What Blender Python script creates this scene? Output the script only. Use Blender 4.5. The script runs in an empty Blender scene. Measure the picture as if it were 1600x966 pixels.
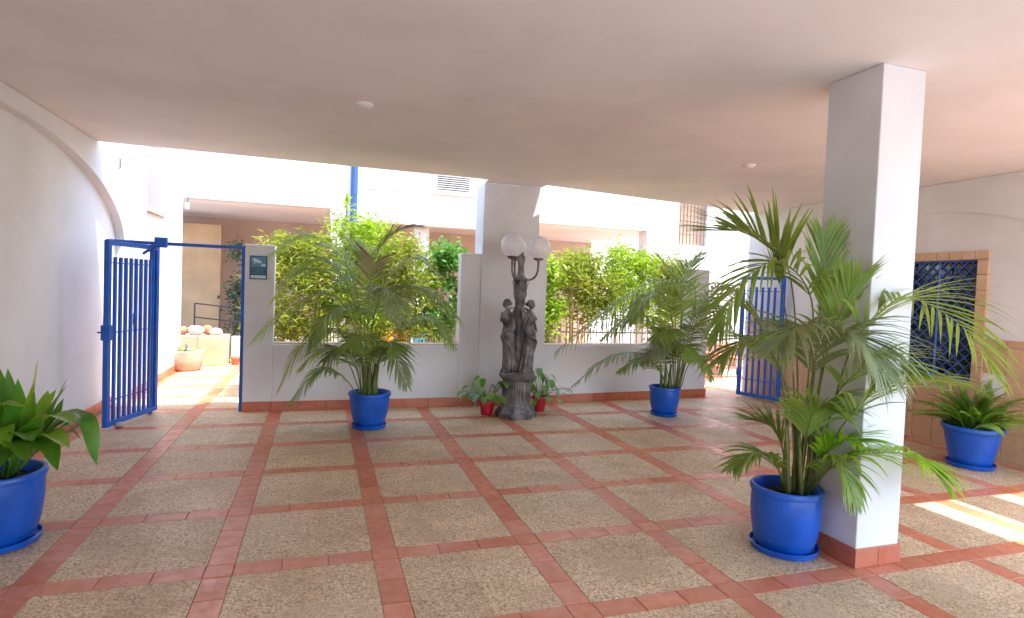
import bpy, bmesh, math, random
import numpy as np
from mathutils import Vector, Matrix, Quaternion
random.seed(7); rng = np.random.default_rng(7)
SC = bpy.context.scene
COL = SC.collection

# ------------------------------------------------------------------ camera
CAM = np.array([1.4272, -1.7858, 1.6498])
FPX = 912.65
YAW, PITCH, ROLL = math.radians(18.145), math.radians(1.965), math.radians(-2.17)
def cam_axes():
    cy, sy, cp, sp = math.cos(YAW), math.sin(YAW), math.cos(PITCH), math.sin(PITCH)
    f = np.array([sy*cp, cy*cp, -sp]); r = np.array([cy, -sy, 0.0]); d = np.cross(f, r)
    c, s = math.cos(ROLL), math.sin(ROLL)
    return c*r + s*d, -s*r + c*d, f
RIGHT, DOWN, FWD = cam_axes()
cd = bpy.data.cameras.new('camera'); cam = bpy.data.objects.new('camera', cd); COL.objects.link(cam)
cd.sensor_width = 36.0; cd.lens = FPX/1600*36; cd.clip_start = 0.05; cd.clip_end = 500
m = Matrix.Identity(4)
for k in range(3):
    m[k][0] = RIGHT[k]; m[k][1] = -DOWN[k]; m[k][2] = -FWD[k]; m[k][3] = CAM[k]
cam.matrix_world = m; SC.camera = cam

# ------------------------------------------------------------------ sky, sun, exposure
SUN_EL, SUN_AZ = math.radians(71), math.radians(132)      # azimuth clockwise from +Y
sdir = Vector((math.sin(SUN_AZ)*math.cos(SUN_EL), math.cos(SUN_AZ)*math.cos(SUN_EL), math.sin(SUN_EL)))
W = bpy.data.worlds.new('World'); SC.world = W; W.use_nodes = True
wn = W.node_tree; bg = wn.nodes['Background']
sky = wn.nodes.new('ShaderNodeTexSky'); sky.sky_type = 'NISHITA'; sky.sun_disc = False
sky.sun_elevation = SUN_EL; sky.sun_rotation = SUN_AZ; sky.air_density = 1.0; sky.dust_density = 1.5
wn.links.new(sky.outputs[0], bg.inputs[0]); bg.inputs[1].default_value = 0.15
sl = bpy.data.lights.new('sun', 'SUN'); sl.energy = 2.0; sl.angle = math.radians(0.6); sl.color = (1, 0.95, 0.87)
so = bpy.data.objects.new('sun', sl); COL.objects.link(so); so.location = (6, -6, 12)
so.rotation_euler = (-sdir).to_track_quat('-Z', 'Y').to_euler()
SC.view_settings.view_transform = 'Standard'; SC.view_settings.look = 'None'
SC.view_settings.exposure = 2.78; SC.view_settings.gamma = 1.0
SC.render.engine = 'CYCLES'
SC.cycles.max_bounces = 12; SC.cycles.diffuse_bounces = 7; SC.cycles.glossy_bounces = 4
SC.cycles.transparent_max_bounces = 16; SC.cycles.transmission_bounces = 6
SC.cycles.caustics_reflective = False; SC.cycles.caustics_refractive = False
SC.cycles.sample_clamp_indirect = 6.0
SC.cycles.use_denoising = True

# ------------------------------------------------------------------ pixel (1600x966) -> place
def ray(x, y): return RIGHT*((x-800)/FPX) + DOWN*((y-483)/FPX) + FWD
def at(x, y, D): return CAM + ray(x, y)*D                       # D = distance along the view axis
def depth(P): return float((np.array(P, float)-CAM) @ FWD)

# ------------------------------------------------------------------ materials
MATS = {}
def mat(name):
    M = bpy.data.materials.new(name); M.use_nodes = True; MATS[name] = M
    nt = M.node_tree; return M, nt, nt.nodes, nt.links, nt.nodes['Principled BSDF']
def pos(nt, scale=1.0):
    g = nt.nodes.new('ShaderNodeNewGeometry'); return g.outputs['Position']
def noise(nt, vec, scale, detail=4, rough=0.55):
    n = nt.nodes.new('ShaderNodeTexNoise'); n.inputs['Scale'].default_value = scale
    n.inputs['Detail'].default_value = detail; n.inputs['Roughness'].default_value = rough
    nt.links.new(vec, n.inputs['Vector']); return n.outputs['Fac']
def ramp(nt, fac, stops):
    r = nt.nodes.new('ShaderNodeValToRGB'); e = r.color_ramp.elements
    e[0].position, e[0].color = stops[0][0], (*stops[0][1], 1); e[1].position, e[1].color = stops[1][0], (*stops[1][1], 1)
    for p, c in stops[2:]:
        q = e.new(p); q.color = (*c, 1)
    nt.links.new(fac, r.inputs[0]); return r.outputs[0]
def mixc(nt, f, a, b, mode='MIX'):
    n = nt.nodes.new('ShaderNodeMix'); n.data_type = 'RGBA'; n.blend_type = mode
    for s, v in ((n.inputs[0], f), (n.inputs[6], a), (n.inputs[7], b)):
        if isinstance(v, (int, float)): s.default_value = v
        elif isinstance(v, tuple): s.default_value = (*v, 1)
        else: nt.links.new(v, s)
    return n.outputs[2]
def bump(nt, h, b, strength=0.2, dist=0.01):
    n = nt.nodes.new('ShaderNodeBump'); n.inputs['Strength'].default_value = strength; n.inputs['Distance'].default_value = dist
    nt.links.new(h, n.inputs['Height']); nt.links.new(n.outputs[0], b.inputs['Normal'])
def maprange(nt, v, a, b, c, d):
    n = nt.nodes.new('ShaderNodeMapRange')
    for i, q in enumerate((a, b, c, d)): n.inputs[i+1].default_value = q
    nt.links.new(v, n.inputs[0]); return n.outputs[0]
def orand(nt): return nt.nodes.new('ShaderNodeObjectInfo').outputs['Random']

def paint(name, c, rough=0.75, dirt=0.06, bs=0.12):
    M, nt, N, L, b = mat(name); P = pos(nt)
    n1 = noise(nt, P, 1.1, 5); n2 = noise(nt, P, 45, 3)
    d = tuple(v*(1-dirt*2.2) for v in c)
    col = ramp(nt, n1, [(0.3, d), (0.62, c)])
    n3 = noise(nt, P, .55, 8, .68); col = mixc(nt, maprange(nt, n3, .56, .60, 0, dirt*1.6), col, tuple(v*.80 for v in c))
    n4 = noise(nt, P, 3.7, 8, .75); col = mixc(nt, maprange(nt, n4, .64, .70, 0, dirt*3.2), col, (c[0]*.66, c[1]*.60, c[2]*.55))
    L.new(col, b.inputs['Base Color']); b.inputs['Roughness'].default_value = rough
    b.inputs['Specular IOR Level'].default_value = 0.3
    hgt = N.new('ShaderNodeMath'); hgt.operation = 'MULTIPLY_ADD'; hgt.inputs[1].default_value = 2.5
    L.new(noise(nt, P, 5.0, 4), hgt.inputs[0]); L.new(n2, hgt.inputs[2])
    bump(nt, hgt.outputs[0], b, bs*1.4, 0.005); return M
paint('white_paint', (0.79, 0.78, 0.78)); paint('ceiling_paint', (0.82, 0.785, 0.79), 0.8, 0.05)
paint('facade_paint', (0.68, 0.67, 0.665), 0.8, 0.07); paint('pier_paint', (0.74, 0.735, 0.755), 0.75, 0.07)
paint('tan_stone', (0.50, 0.33, 0.19), 0.6, 0.16); paint('peach_stone', (0.60, 0.43, 0.29), 0.65, 0.15)
paint('mortar', (0.27, 0.20, 0.16), 0.9, 0.1); paint('ground_soil', (0.40, 0.39, 0.38), 0.95, 0.12)
paint('grey_door', (0.52, 0.51, 0.54), 0.5, 0.03, 0.03); paint('peach_paint', (0.58, 0.43, 0.36), 0.8, 0.06); paint('niche_shade_grey', (0.30, 0.285, 0.28), 0.7, 0.05); paint('sand_stone', (0.46, 0.38, 0.29), 0.9, 0.2, 0.5)
paint('soil', (0.055, 0.035, 0.025), 0.95, 0.25, 0.8); paint('pebble', (0.5, 0.42, 0.38), 0.7, 0.2)
paint('shell', (0.66, 0.58, 0.54), 0.6, 0.2); paint('rust_rock', (0.45, 0.20, 0.11), 0.8, 0.2)
paint('terracotta_pot', (0.45, 0.19, 0.09), 0.7, 0.15); paint('sill_stone', (0.60, 0.46, 0.34), 0.6, 0.1)

def terracotta(name, a, b2, rough):
    M, nt, N, L, b = mat(name); P = pos(nt); r = orand(nt)
    base = ramp(nt, r, [(0.0, a), (1.0, b2), (0.5, tuple((x+y)/2 for x, y in zip(a, b2)))])
    n1 = noise(nt, P, 14, 5); col = mixc(nt, maprange(nt, n1, .35, .7, 0, .55), base, tuple(x*0.78 for x in a))
    n3 = noise(nt, P, 2.2, 3); col = mixc(nt, maprange(nt, n3, .45, .75, 0, .35), col, (0.55, 0.33, 0.26))
    L.new(col, b.inputs['Base Color']); L.new(maprange(nt, n1, .3, .7, rough-.1, rough+.14), b.inputs['Roughness'])
    bump(nt, noise(nt, P, 60, 3), b, .12, .003); return M
terracotta('terracotta', (0.54, 0.16, 0.072), (0.64, 0.225, 0.115), 0.36)
terracotta('skirting', (0.50, 0.13, 0.065), (0.56, 0.165, 0.085), 0.4)
terracotta('wall_tile', (0.58, 0.36, 0.20), (0.66, 0.44, 0.27), 0.35)

M, nt, N, L, b = mat('terrazzo'); P = pos(nt); r = orand(nt)
v = N.new('ShaderNodeTexVoronoi'); v.inputs['Scale'].default_value = 96; L.new(P, v.inputs['Vector'])
sep = N.new('ShaderNodeSeparateColor'); L.new(v.outputs['Color'], sep.inputs[0])
chips = ramp(nt, sep.outputs[0], [(0.0, (0.21, 0.14, 0.08)), (0.22, (0.41, 0.30, 0.185)), (0.5, (0.58, 0.45, 0.31)), (0.8, (0.66, 0.54, 0.39)), (1.0, (0.76, 0.66, 0.50))])
chips = mixc(nt, maprange(nt, v.outputs['Distance'], .35, .8, 0, .5), chips, (0.45, 0.34, 0.23))
blot = noise(nt, P, 2.6, 5, .6); chips = mixc(nt, maprange(nt, blot, .44, .68, 0, .55), chips, (0.35, 0.245, 0.14))
tone = ramp(nt, r, [(0.0, (1.0, 0.90, 0.77)), (1.0, (1.16, 1.05, 0.91))])
chips = mixc(nt, 1.0, chips, tone, 'MULTIPLY')
wornp = noise(nt, P, 1.3, 6, .65); chips = mixc(nt, maprange(nt, wornp, .52, .66, 0, .35), chips, (0.62, 0.50, 0.36))
L.new(chips, b.inputs['Base Color']); L.new(maprange(nt, blot, .3, .7, .42, .62), b.inputs['Roughness'])
bump(nt, v.outputs['Distance'], b, .25, .004)

def glossy(name, c, rough=0.25, metallic=0.0, coat=0.0, var=0.12, bs=0.05, spec=0.5):
    M, nt, N, L, b = mat(name); P = pos(nt); n1 = noise(nt, P, 9, 5)
    L.new(ramp(nt, n1, [(0.3, tuple(v*(1-var*1.8) for v in c)), (0.7, tuple(min(1, v*(1+var)) for v in c))]), b.inputs['Base Color'])
    L.new(maprange(nt, n1, .3, .7, max(.05, rough-.08), rough+.1), b.inputs['Roughness'])
    b.inputs['Metallic'].default_value = metallic; b.inputs['Coat Weight'].default_value = coat
    b.inputs['Specular IOR Level'].default_value = spec
    bump(nt, noise(nt, P, 30, 3), b, bs, .004); return M
def worn(name, c, rough, wear, amount, scale, coat=0.0, spec=.4):
    M, nt, N, L, b = mat(name); P = pos(nt); n1 = noise(nt, P, 6, 5); n2 = noise(nt, P, scale, 6, .7); n3 = noise(nt, P, scale*.22, 3)
    col = ramp(nt, n1, [(0.3, tuple(v*.78 for v in c)), (0.7, tuple(min(1, v*1.15) for v in c))])
    col = mixc(nt, maprange(nt, n3, .45, .70, 0, .30), col, tuple(v*.6+w*.4 for v, w in zip(c, wear)))
    col = mixc(nt, maprange(nt, n2, .66-amount, .74-amount, 0, .75), col, wear)
    L.new(col, b.inputs['Base Color']); L.new(maprange(nt, n1, .3, .7, rough-.1, rough+.15), b.inputs['Roughness'])
    b.inputs['Coat Weight'].default_value = coat; b.inputs['Specular IOR Level'].default_value = spec
    bump(nt, n2, b, .12, .004); return M
worn('blue_glaze', (0.002, 0.085, 0.47), 0.38, (0.12, 0.22, 0.50), .0, 16, .15); worn('blue_metal', (0.010, 0.11, 0.48), 0.42, (0.16, 0.10, 0.08), .0, 22)
glossy('red_glaze', (0.42, 0.012, 0.025), 0.35); glossy('pipe_blue', (0.02, 0.07, 0.20), 0.45)
glossy('dark_metal', (0.03, 0.03, 0.032), 0.5); glossy('picket_metal', (0.16, 0.10, 0.07), 0.6)
glossy('lamp_iron', (0.165, 0.145, 0.142), 0.55, var=.5, bs=.4); glossy('white_plastic', (0.78, 0.77, 0.75), 0.4)
glossy('sign_blue', (0.010, 0.075, 0.16), 0.4); glossy('sign_pale', (0.55, 0.68, 0.75), 0.4); glossy('sign_mid', (0.10, 0.27, 0.40), 0.4)
glossy('dark_glass', (0.02, 0.024, 0.035), 0.08, spec=.8); glossy('louvre', (0.42, 0.42, 0.44), 0.5)
glossy('orange_glaze', (0.72, 0.30, 0.03), 0.4); glossy('azure_glaze', (0.05, 0.32, 0.62), 0.4)
glossy('lattice_blue', (0.05, 0.12, 0.42), 0.45); glossy('cane', (0.40, 0.33, 0.10), 0.5); glossy('bark', (0.20, 0.15, 0.09), 0.9)

M, nt, N, L, b = mat('globe')
b.inputs['Base Color'].default_value = (0.85, 0.82, 0.82, 1); b.inputs['Roughness'].default_value = 0.25
tr = N.new('ShaderNodeBsdfTransparent'); tr.inputs[0].default_value = (0.95, 0.93, 0.93, 1)
tl = N.new('ShaderNodeBsdfTranslucent'); tl.inputs[0].default_value = (0.85, 0.83, 0.83, 1)
a1 = N.new('ShaderNodeMixShader'); a1.inputs[0].default_value = .5; L.new(b.outputs[0], a1.inputs[1]); L.new(tl.outputs[0], a1.inputs[2])
lw = N.new('ShaderNodeLayerWeight'); lw.inputs[0].default_value = .35
a2 = N.new('ShaderNodeMixShader'); L.new(maprange(nt, lw.outputs['Facing'], 0, 1, .55, .95), a2.inputs[0])
L.new(tr.outputs[0], a2.inputs[1]); L.new(a1.outputs[0], a2.inputs[2]); L.new(a2.outputs[0], N['Material Output'].inputs[0])

def leafmat(name, dark, light, rough=0.42, trans=0.3, nscale=7.0, tip=None):
    M, nt, N, L, b = mat(name); P = pos(nt); r = orand(nt)
    n1 = noise(nt, P, nscale, 3); base = ramp(nt, n1, [(0.3, dark), (0.7, light)])
    base = mixc(nt, maprange(nt, r, 0, 1, 0, .55), base, tuple((x+y)/2 for x, y in zip(dark, light)))
    if tip: base = mixc(nt, maprange(nt, noise(nt, P, 3.1, 2), .55, .72, 0, .8), base, tip)
    L.new(base, b.inputs['Base Color']); b.inputs['Roughness'].default_value = rough
    t = N.new('ShaderNodeBsdfTranslucent')
    L.new(mixc(nt, .45, base, (min(1, light[0]*2.0), min(1, light[1]*1.7), light[2])), t.inputs[0])
    mx = N.new('ShaderNodeMixShader'); mx.inputs[0].default_value = trans
    L.new(b.outputs[0], mx.inputs[1]); L.new(t.outputs[0], mx.inputs[2]); L.new(mx.outputs[0], N['Material Output'].inputs[0])
    return M
leafmat('palm_leaf', (0.11, 0.22, 0.025), (0.33, 0.45, 0.11), .38, .44, 5.0)
leafmat('palm_leaf_pale', (0.15, 0.21, 0.09), (0.30, 0.37, 0.19), .38, .33, 5.0)
leafmat('palm_leaf_young', (0.20, 0.42, 0.012), (0.34, 0.58, 0.03), .4, .4, 5.0)
leafmat('palm_leaf_dry', (0.16, 0.12, 0.06), (0.26, 0.22, 0.12), .6, .2, 5.0)
leafmat('palm_stalk', (0.10, 0.15, 0.03), (0.24, 0.26, 0.07), .5, .05, 9.0)
leafmat('cast_leaf', (0.035, 0.14, 0.012), (0.12, 0.31, 0.025), .32, .25, 6.0)
leafmat('cast_leaf_bright', (0.12, 0.30, 0.015), (0.26, 0.46, 0.03), .34, .35, 6.0)
leafmat('fern_leaf', (0.06, 0.18, 0.012), (0.22, 0.40, 0.03), .42, .3, 6.0)
leafmat('pothos_leaf', (0.06, 0.17, 0.03), (0.20, 0.36, 0.06), .35, .3, 8.0)
leafmat('bamboo_leaf', (0.09, 0.15, 0.012), (0.26, 0.33, 0.03), .5, .36, 3.0, tip=(0.30, 0.20, 0.045))
leafmat('lime_leaf', (0.10, 0.22, 0.01), (0.28, 0.42, 0.02), .5, .4, 3.0)
leafmat('green_leaf', (0.03, 0.12, 0.02), (0.10, 0.26, 0.03), .45, .35, 3.0)
leafmat('dark_leaf', (0.03, 0.06, 0.03), (0.09, 0.13, 0.07), .5, .25, 3.0)

# ------------------------------------------------------------------ mesh helpers
class MB:
    def __init__(s): s.v = []; s.f = []; s.xf = None
    def add(s, vs, fs):
        o = len(s.v)
        if s.xf is not None: vs = [tuple(s.xf @ Vector(v)) for v in vs]
        s.v.extend([tuple(map(float, v)) for v in vs]); s.f.extend([tuple(i+o for i in f) for f in fs]); return s
    def box(s, x0, x1, y0, y1, z0, z1, bev=0.0):
        if bev <= 0:
            vs = [(x, y, z) for z in (z0, z1) for y in (y0, y1) for x in (x0, x1)]
            return s.add(vs, [(0, 2, 3, 1), (4, 5, 7, 6), (0, 1, 5, 4), (2, 6, 7, 3), (0, 4, 6, 2), (1, 3, 7, 5)])
        bm = bmesh.new(); bmesh.ops.create_cube(bm, size=1)
        for v in bm.verts:
            v.co = Vector(((x0+x1)/2+v.co.x*(x1-x0), (y0+y1)/2+v.co.y*(y1-y0), (z0+z1)/2+v.co.z*(z1-z0)))
        bmesh.ops.bevel(bm, geom=bm.edges[:], offset=bev, segments=2, affect='EDGES', profile=0.5)
        bm.verts.index_update(); s.add([tuple(v.co) for v in bm.verts], [tuple(v.index for v in f.verts) for f in bm.faces]); bm.free(); return s
    def prism(s, poly, z0, z1):
        n = len(poly)
        return s.add([(x, y, z0) for x, y in poly]+[(x, y, z1) for x, y in poly],
                     [tuple(range(n-1, -1, -1)), tuple(range(n, 2*n))]+[(i, (i+1) % n, n+(i+1) % n, n+i) for i in range(n)])
    def lathe(s, prof, n=32, c=(0, 0, 0), phase=0.0):
        vs = []; fs = []
        for r, z in prof:
            for k in range(n):
                a = 2*math.pi*k/n+phase; vs.append((c[0]+r*math.cos(a), c[1]+r*math.sin(a), c[2]+z))
        for i in range(len(prof)-1):
            for k in range(n):
                a, b_ = i*n+k, i*n+(k+1) % n; fs.append((a, b_, b_+n, a+n))
        if prof[0][0] > 1e-4: fs.append(tuple(range(n-1, -1, -1)))
        if prof[-1][0] > 1e-4: fs.append(tuple(range((len(prof)-1)*n, len(prof)*n)))
        return s.add(vs, fs)
    def tube(s, pts, radii, n=6):
        pts = [np.array(p, float) for p in pts]; N_ = len(pts)
        if isinstance(radii, (int, float)): radii = [radii]*N_
        vs = []; fs = []; u = None
        for i, p in enumerate(pts):
            t = pts[min(i+1, N_-1)]-pts[max(i-1, 0)]; t = t/(np.linalg.norm(t)+1e-9)
            if u is None:
                u = np.cross(t, [0.3, 0.2, 1.0] if abs(t[2]) < .9 else [1, 0, 0]); 
            u = u-t*(u@t); u = u/(np.linalg.norm(u)+1e-9); w = np.cross(t, u)
            for k in range(n):
                a = 2*math.pi*k/n; vs.append(p+radii[i]*(math.cos(a)*u+math.sin(a)*w))
        for i in range(N_-1):
            for k in range(n):
                a, b_ = i*n+k, i*n+(k+1) % n; fs.append((a, b_, b_+n, a+n))
        fs.append(tuple(range(n-1, -1, -1))); fs.append(tuple(range((N_-1)*n, N_*n)))
        return s.add(vs, fs)
    def ball(s, c, r, n=12, m=8):
        rx, ry, rz = (r, r, r) if isinstance(r, (int, float)) else r
        vs = [(c[0], c[1], c[2]-rz)]; fs = []
        for i in range(1, m):
            ph = -math.pi/2+math.pi*i/m
            for k in range(n):
                a = 2*math.pi*k/n; vs.append((c[0]+rx*math.cos(ph)*math.cos(a), c[1]+ry*math.cos(ph)*math.sin(a), c[2]+rz*math.sin(ph)))
        vs.append((c[0], c[1], c[2]+rz)); T = len(vs)-1
        for k in range(n):
            fs.append((0, 1+(k+1) % n, 1+k)); fs.append((T, T-n+k, T-n+(k+1) % n))
        for i in range(m-2):
            for k in range(n):
                a, b_ = 1+i*n+k, 1+i*n+(k+1) % n; fs.append((a, b_, b_+n, a+n))
        return s.add(vs, fs)
    def mesh(s, name, material, origin=(0, 0, 0), smooth=False):
        me = bpy.data.meshes.new(name); o = origin
        me.from_pydata([(x-o[0], y-o[1], z-o[2]) for x, y, z in s.v], [], s.f)
        me.materials.append(MATS[material])
        if smooth:
            me.polygons.foreach_set('use_smooth', [True]*len(me.polygons))
            if smooth is not True: me.set_sharp_from_angle(angle=math.radians(smooth))
        me.update(); return me
    def build(s, name, material, parent=None, smooth=False):
        o = origin_of(parent); return link(name, s.mesh(name, material, o, smooth), parent)
def origin_of(p):
    t = Vector((0, 0, 0))
    while p is not None: t = t+p.location; p = p.parent
    return tuple(t)
def link(name, me, parent=None, loc=None):
    o = bpy.data.objects.new(name, me); COL.objects.link(o); o.parent = parent
    if loc is not None: o.location = loc
    return o
def tag(o, label=None, cat=None, group=None, kind=None):
    for k, v in (('label', label), ('category', cat), ('group', group), ('kind', kind)):
        if v: o[k] = v
    return o
def thing(name, label, cat, loc=(0, 0, 0), group=None):
    o = bpy.data.objects.new(name, None); COL.objects.link(o); o.location = tuple(map(float, loc)); o.empty_display_size = .1
    return tag(o, label, cat, group)
def B(*a, **k): return MB().box(*a, **k)

# ================================================================== GROUND AND FLOOR
CELL, ROW, SW = 0.92, 0.8944, 0.15
tag(B(-60, 60, -60, 60, -0.30, -0.03).build('ground', 'ground_soil'), kind='structure')
floor = tag(B(-1.3, 12.5, -1.9, 15.5, -0.028, -0.005).build('floor', 'mortar'), kind='structure')
def inview(x, y):
    q = np.array([x, y, 0.0])-CAM; D = q @ FWD
    if D < .3: return None
    px, py = 800+FPX*(q @ RIGHT)/D, 483+FPX*(q @ DOWN)/D
    return D if (-160 < px < 1760 and py < 1150) else None
def piece(w, d, name, material, bev=.003):
    return B(-w/2, w/2, -d/2, d/2, -0.018, 0, bev=0).mesh(name, material)
G = 0.004
def tilemesh(w, d, name, material, G=.004):
    w -= G; d -= G; e = G*.8; z0 = -0.018
    vs = [(sx*w/2, sy*d/2, z0) for sx, sy in ((-1, -1), (1, -1), (1, 1), (-1, 1))]
    vs += [(sx*w/2, sy*d/2, -.002) for sx, sy in ((-1, -1), (1, -1), (1, 1), (-1, 1))]
    vs += [(sx*(w/2-e), sy*(d/2-e), 0) for sx, sy in ((-1, -1), (1, -1), (1, 1), (-1, 1))]
    fs = [(8, 9, 10, 11)]
    for a in (0, 4):
        for k in range(4): fs.append((a+k, a+(k+1) % 4, a+4+(k+1) % 4, a+4+k))
    me = bpy.data.meshes.new(name); me.from_pydata(vs, [], fs); me.materials.append(MATS[material]); return me
pw, pd = (CELL-SW)/2, (ROW-SW)/2
tw, td = (CELL-SW)/3, (ROW-SW)/3
ME = {'slab': tilemesh(pw, pd, 'terrazzo_slab', 'terrazzo', .0007), 'cross': tilemesh(SW, SW, 'terracotta_tile', 'terracotta'),
      'col': tilemesh(SW, td, 'terracotta_tile', 'terracotta'), 'row': tilemesh(tw, SW, 'terracotta_tile', 'terracotta')}
items = {'terrazzo_slab': [], 'terracotta_tile': []}
for i in range(-2, 13):
    for j in range(-2, 17):
        x, y = i*CELL, j*ROW
        if not (-1.2 < x < 12): continue
        items['terracotta_tile'].append((x, y, 'cross'))
        for k in range(3):
            items['terracotta_tile'].append((x, y+SW/2+(k+.5)*td, 'col'))
            items['terracotta_tile'].append((x+SW/2+(k+.5)*tw, y, 'row'))
        for a in range(2):
            for c in range(2):
                items['terrazzo_slab'].append((x+SW/2+(a+.5)*pw, y+SW/2+(c+.5)*pd, 'slab'))
for name, L_ in items.items():
    vis = []; rest = []
    for it in L_:
        D = inview(it[0], it[1])
        ok = D is not None and it[1] < 6.3 and -1.05 < it[0] < 8.5
        (vis if ok else rest).append((D or 99, it))
    vis.sort(key=lambda t: t[0]); rest += vis[298:]; vis = vis[:298]
    for D, (x, y, k) in vis:
        o = link(name, ME[k], floor, (x, y, random.uniform(-.0012, .0008)))
        if k != 'slab': o.rotation_euler = (random.uniform(-.0025, .0025), random.uniform(-.0025, .0025), random.uniform(-.005, .005))
    mb = MB()
    for D, (x, y, k) in rest:
        me = ME[k]; dz = random.uniform(-.0012, .0008)
        mb.add([(v.co.x+x, v.co.y+y, v.co.z+dz) for v in me.vertices], [tuple(p.vertices) for p in me.polygons])
    tag(mb.build(name+'_field', 'terrazzo' if 'slab' in name else 'terracotta', floor), kind='stuff')

# ================================================================== CEILING
CZ = 3.10
mb = MB(); mb.prism([(-1.35, -3.6), (6.92, -3.6), (6.92, .98), (7.50, .98), (7.50, -3.6), (7.86, -3.6), (7.86, .98), (8.75, .98), (8.75, 6.52),  # rear right notches out of view, shaped to let in the floor's sun patch
                     (4.36, 5.82), (4.36, 6.05), (3.53, 6.05), (3.53, 5.82), (-1.35, 5.82)], CZ, CZ+.45)
ceiling = tag(mb.build('ceiling', 'ceiling_paint'), kind='structure')
def ceiling_disc(x, y, r, label):
    t = thing('ceiling_light', label, 'ceiling light', (x, y, CZ), 'round lights flush on the ceiling')
    MB().lathe([(r, 0), (r, -.012), (r*.92, -.02), (r*.88, -.02)], 28, (x, y, CZ)).build('rim', 'ceiling_paint', t, smooth=40)
    MB().lathe([(r*.87, -.014), (r*.7, -.03), (r*.35, -.038), (.0, -.04)], 28, (x, y, CZ)).build('diffuser', 'ceiling_paint', t, smooth=True)
ceiling_disc(1.72, 3.15, .075, 'small round light on the ceiling above the left potted palm')
ceiling_disc(5.83, 3.54, .07, 'small round light on the ceiling left of the square pillar top')

# ================================================================== LEFT WALL
def xz_wall_poly(mb, poly, x0, x1):     # poly of (y, z), extruded in x
    n = len(poly)
    mb.add([(x0, y, z) for y, z in poly]+[(x1, y, z) for y, z in poly],
           [tuple(range(n-1, -1, -1)), tuple(range(n, 2*n))]+[(i, (i+1) % n, n+(i+1) % n, n+i) for i in range(n)]); return mb
lw_ = thing('side_wall', 'long white wall with a blind arch on the left, behind the open blue gate', 'wall', (-1.05, 3, 0))
B(-1.35, -1.05, -3.4, 6.86, 0, CZ-.002).build('recessed_panel', 'white_paint', lw_)
B(-1.35, 1.6, -3.6, -3.402, 0, CZ-.002).build('light_block_wall', 'white_paint', lw_)  # unseen wall behind the camera, added to dim the left side
arch = [(4.0+2.80*math.cos(t), 2.0+.95*math.sin(t)) for t in np.linspace(0, math.pi, 41)]
mb = MB()                                   # proud surround, one quad strip round the arch
inn = [(6.80, 0.0)]+arch+[(1.2, 0.0)]
out = [(6.88, 0.0)]+[(min(6.88, max(1.1, y+(y-4)*.6)), CZ-.004) for y, z in arch]+[(1.1, 0.0)]
for k in range(len(inn)-1):
    a, b_, c, d = inn[k], inn[k+1], out[k+1], out[k]
    mb.add([(-1.048, *a), (-1.048, *b_), (-.95, *b_), (-.95, *a), (-.95, *c), (-.95, *d)], [(0, 1, 2, 3), (3, 2, 4, 5)])
mb.build('arch_surround', 'white_paint', lw_)
B(-1.35, -.95, 6.88, 7.76, 0, 5.6).build('wall_panel', 'facade_paint', lw_)
B(-1.35, -.95, 8.62, 10.0, 0, 5.6).build('wall_panel', 'facade_paint', lw_)
B(-1.35, -.952, 7.76, 8.62, 0, 2.55).build('wall_panel', 'facade_paint', lw_)
B(-1.3, -.975, 7.762, 8.618, 2.552, 5.6).build('niche_shade_panel', 'niche_shade_grey', lw_)  # flush panel, its grey stands for the shade in the window niche
B(-1.1, -.90, 7.72, 8.66, 2.555, 2.60, bev=.006).build('window_sill', 'sill_stone', lw_)
dr = B(-.948, -.925, 7.0, 7.95, .12, 2.12, bev=.006).build('cabinet_door', 'grey_door', lw_)
B(-.924, -.905, 7.08, 7.12, 1.0, 1.14, bev=.004).build('handle', 'dark_metal', dr)
y = -2.9
while y < 9.9:
    x1 = -1.03 if 1.25 < y < 6.6 else -.93
    ln = .30 if y+.3 < 10.0 else .12
    if not (6.62 <= y < 6.9): B(x1-.03, x1, y, y+ln-.004, .001, .12, bev=.003).build('skirting_tile', 'skirting', lw_)
    y += .30
t = thing('wall_vent', 'tiny dark vent plate high on the left wall just below the ceiling', 'vent', (-.949, 6.52, 2.93))
B(-.949, -.935, 6.49, 6.55, 2.93, 3.06, bev=.003).build('plate', 'louvre', t)
for k in range(4): B(-.934, -.928, 6.497, 6.543, 2.945+k*.029, 2.958+k*.029).build('slat', 'dark_metal', t)

# ================================================================== COURTYARD WALL (low, with piers and open tops)
cw = thing('courtyard_wall', 'low white wall with two wide openings between piers and a red skirting', 'wall', (3.2, 6.1, 0))
WY = 6.07
B(.53, .87, WY, WY+.2, 0, 2.08, bev=.008).build('pier', 'pier_paint', cw)
B(.87, 3.25, WY, WY+.2, 0, .845, bev=.006).build('low_wall', 'pier_paint', cw)
B(3.25, 3.53, WY, WY+.2, 0, 2.12, bev=.008).build('pier', 'pier_paint', cw)
B(.875, 3.245, WY+.012, WY+.212, .846, .862, bev=.003).build('sill', 'sill_stone', cw)
RA = math.radians(5.0)
XF = Matrix.Translation((4.36, WY, 0)) @ Matrix.Rotation(RA, 4, 'Z')
def RB(*a, **k):
    mb = MB(); mb.xf = XF; return mb.box(*a, **k)
RB(0, .16, 0, .2, 0, 2.12, bev=.008).build('pier', 'pier_paint', cw)
RB(.16, 2.72, 0, .2, 0, .845, bev=.006).build('low_wall', 'pier_paint', cw)
RB(2.72, 3.14, 0, .2, 0, 2.08, bev=.008).build('pier', 'pier_paint', cw)
RB(.165, 2.715, .012, .212, .846, .862, bev=.003).build('sill', 'sill_stone', cw)
x = .53
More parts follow.
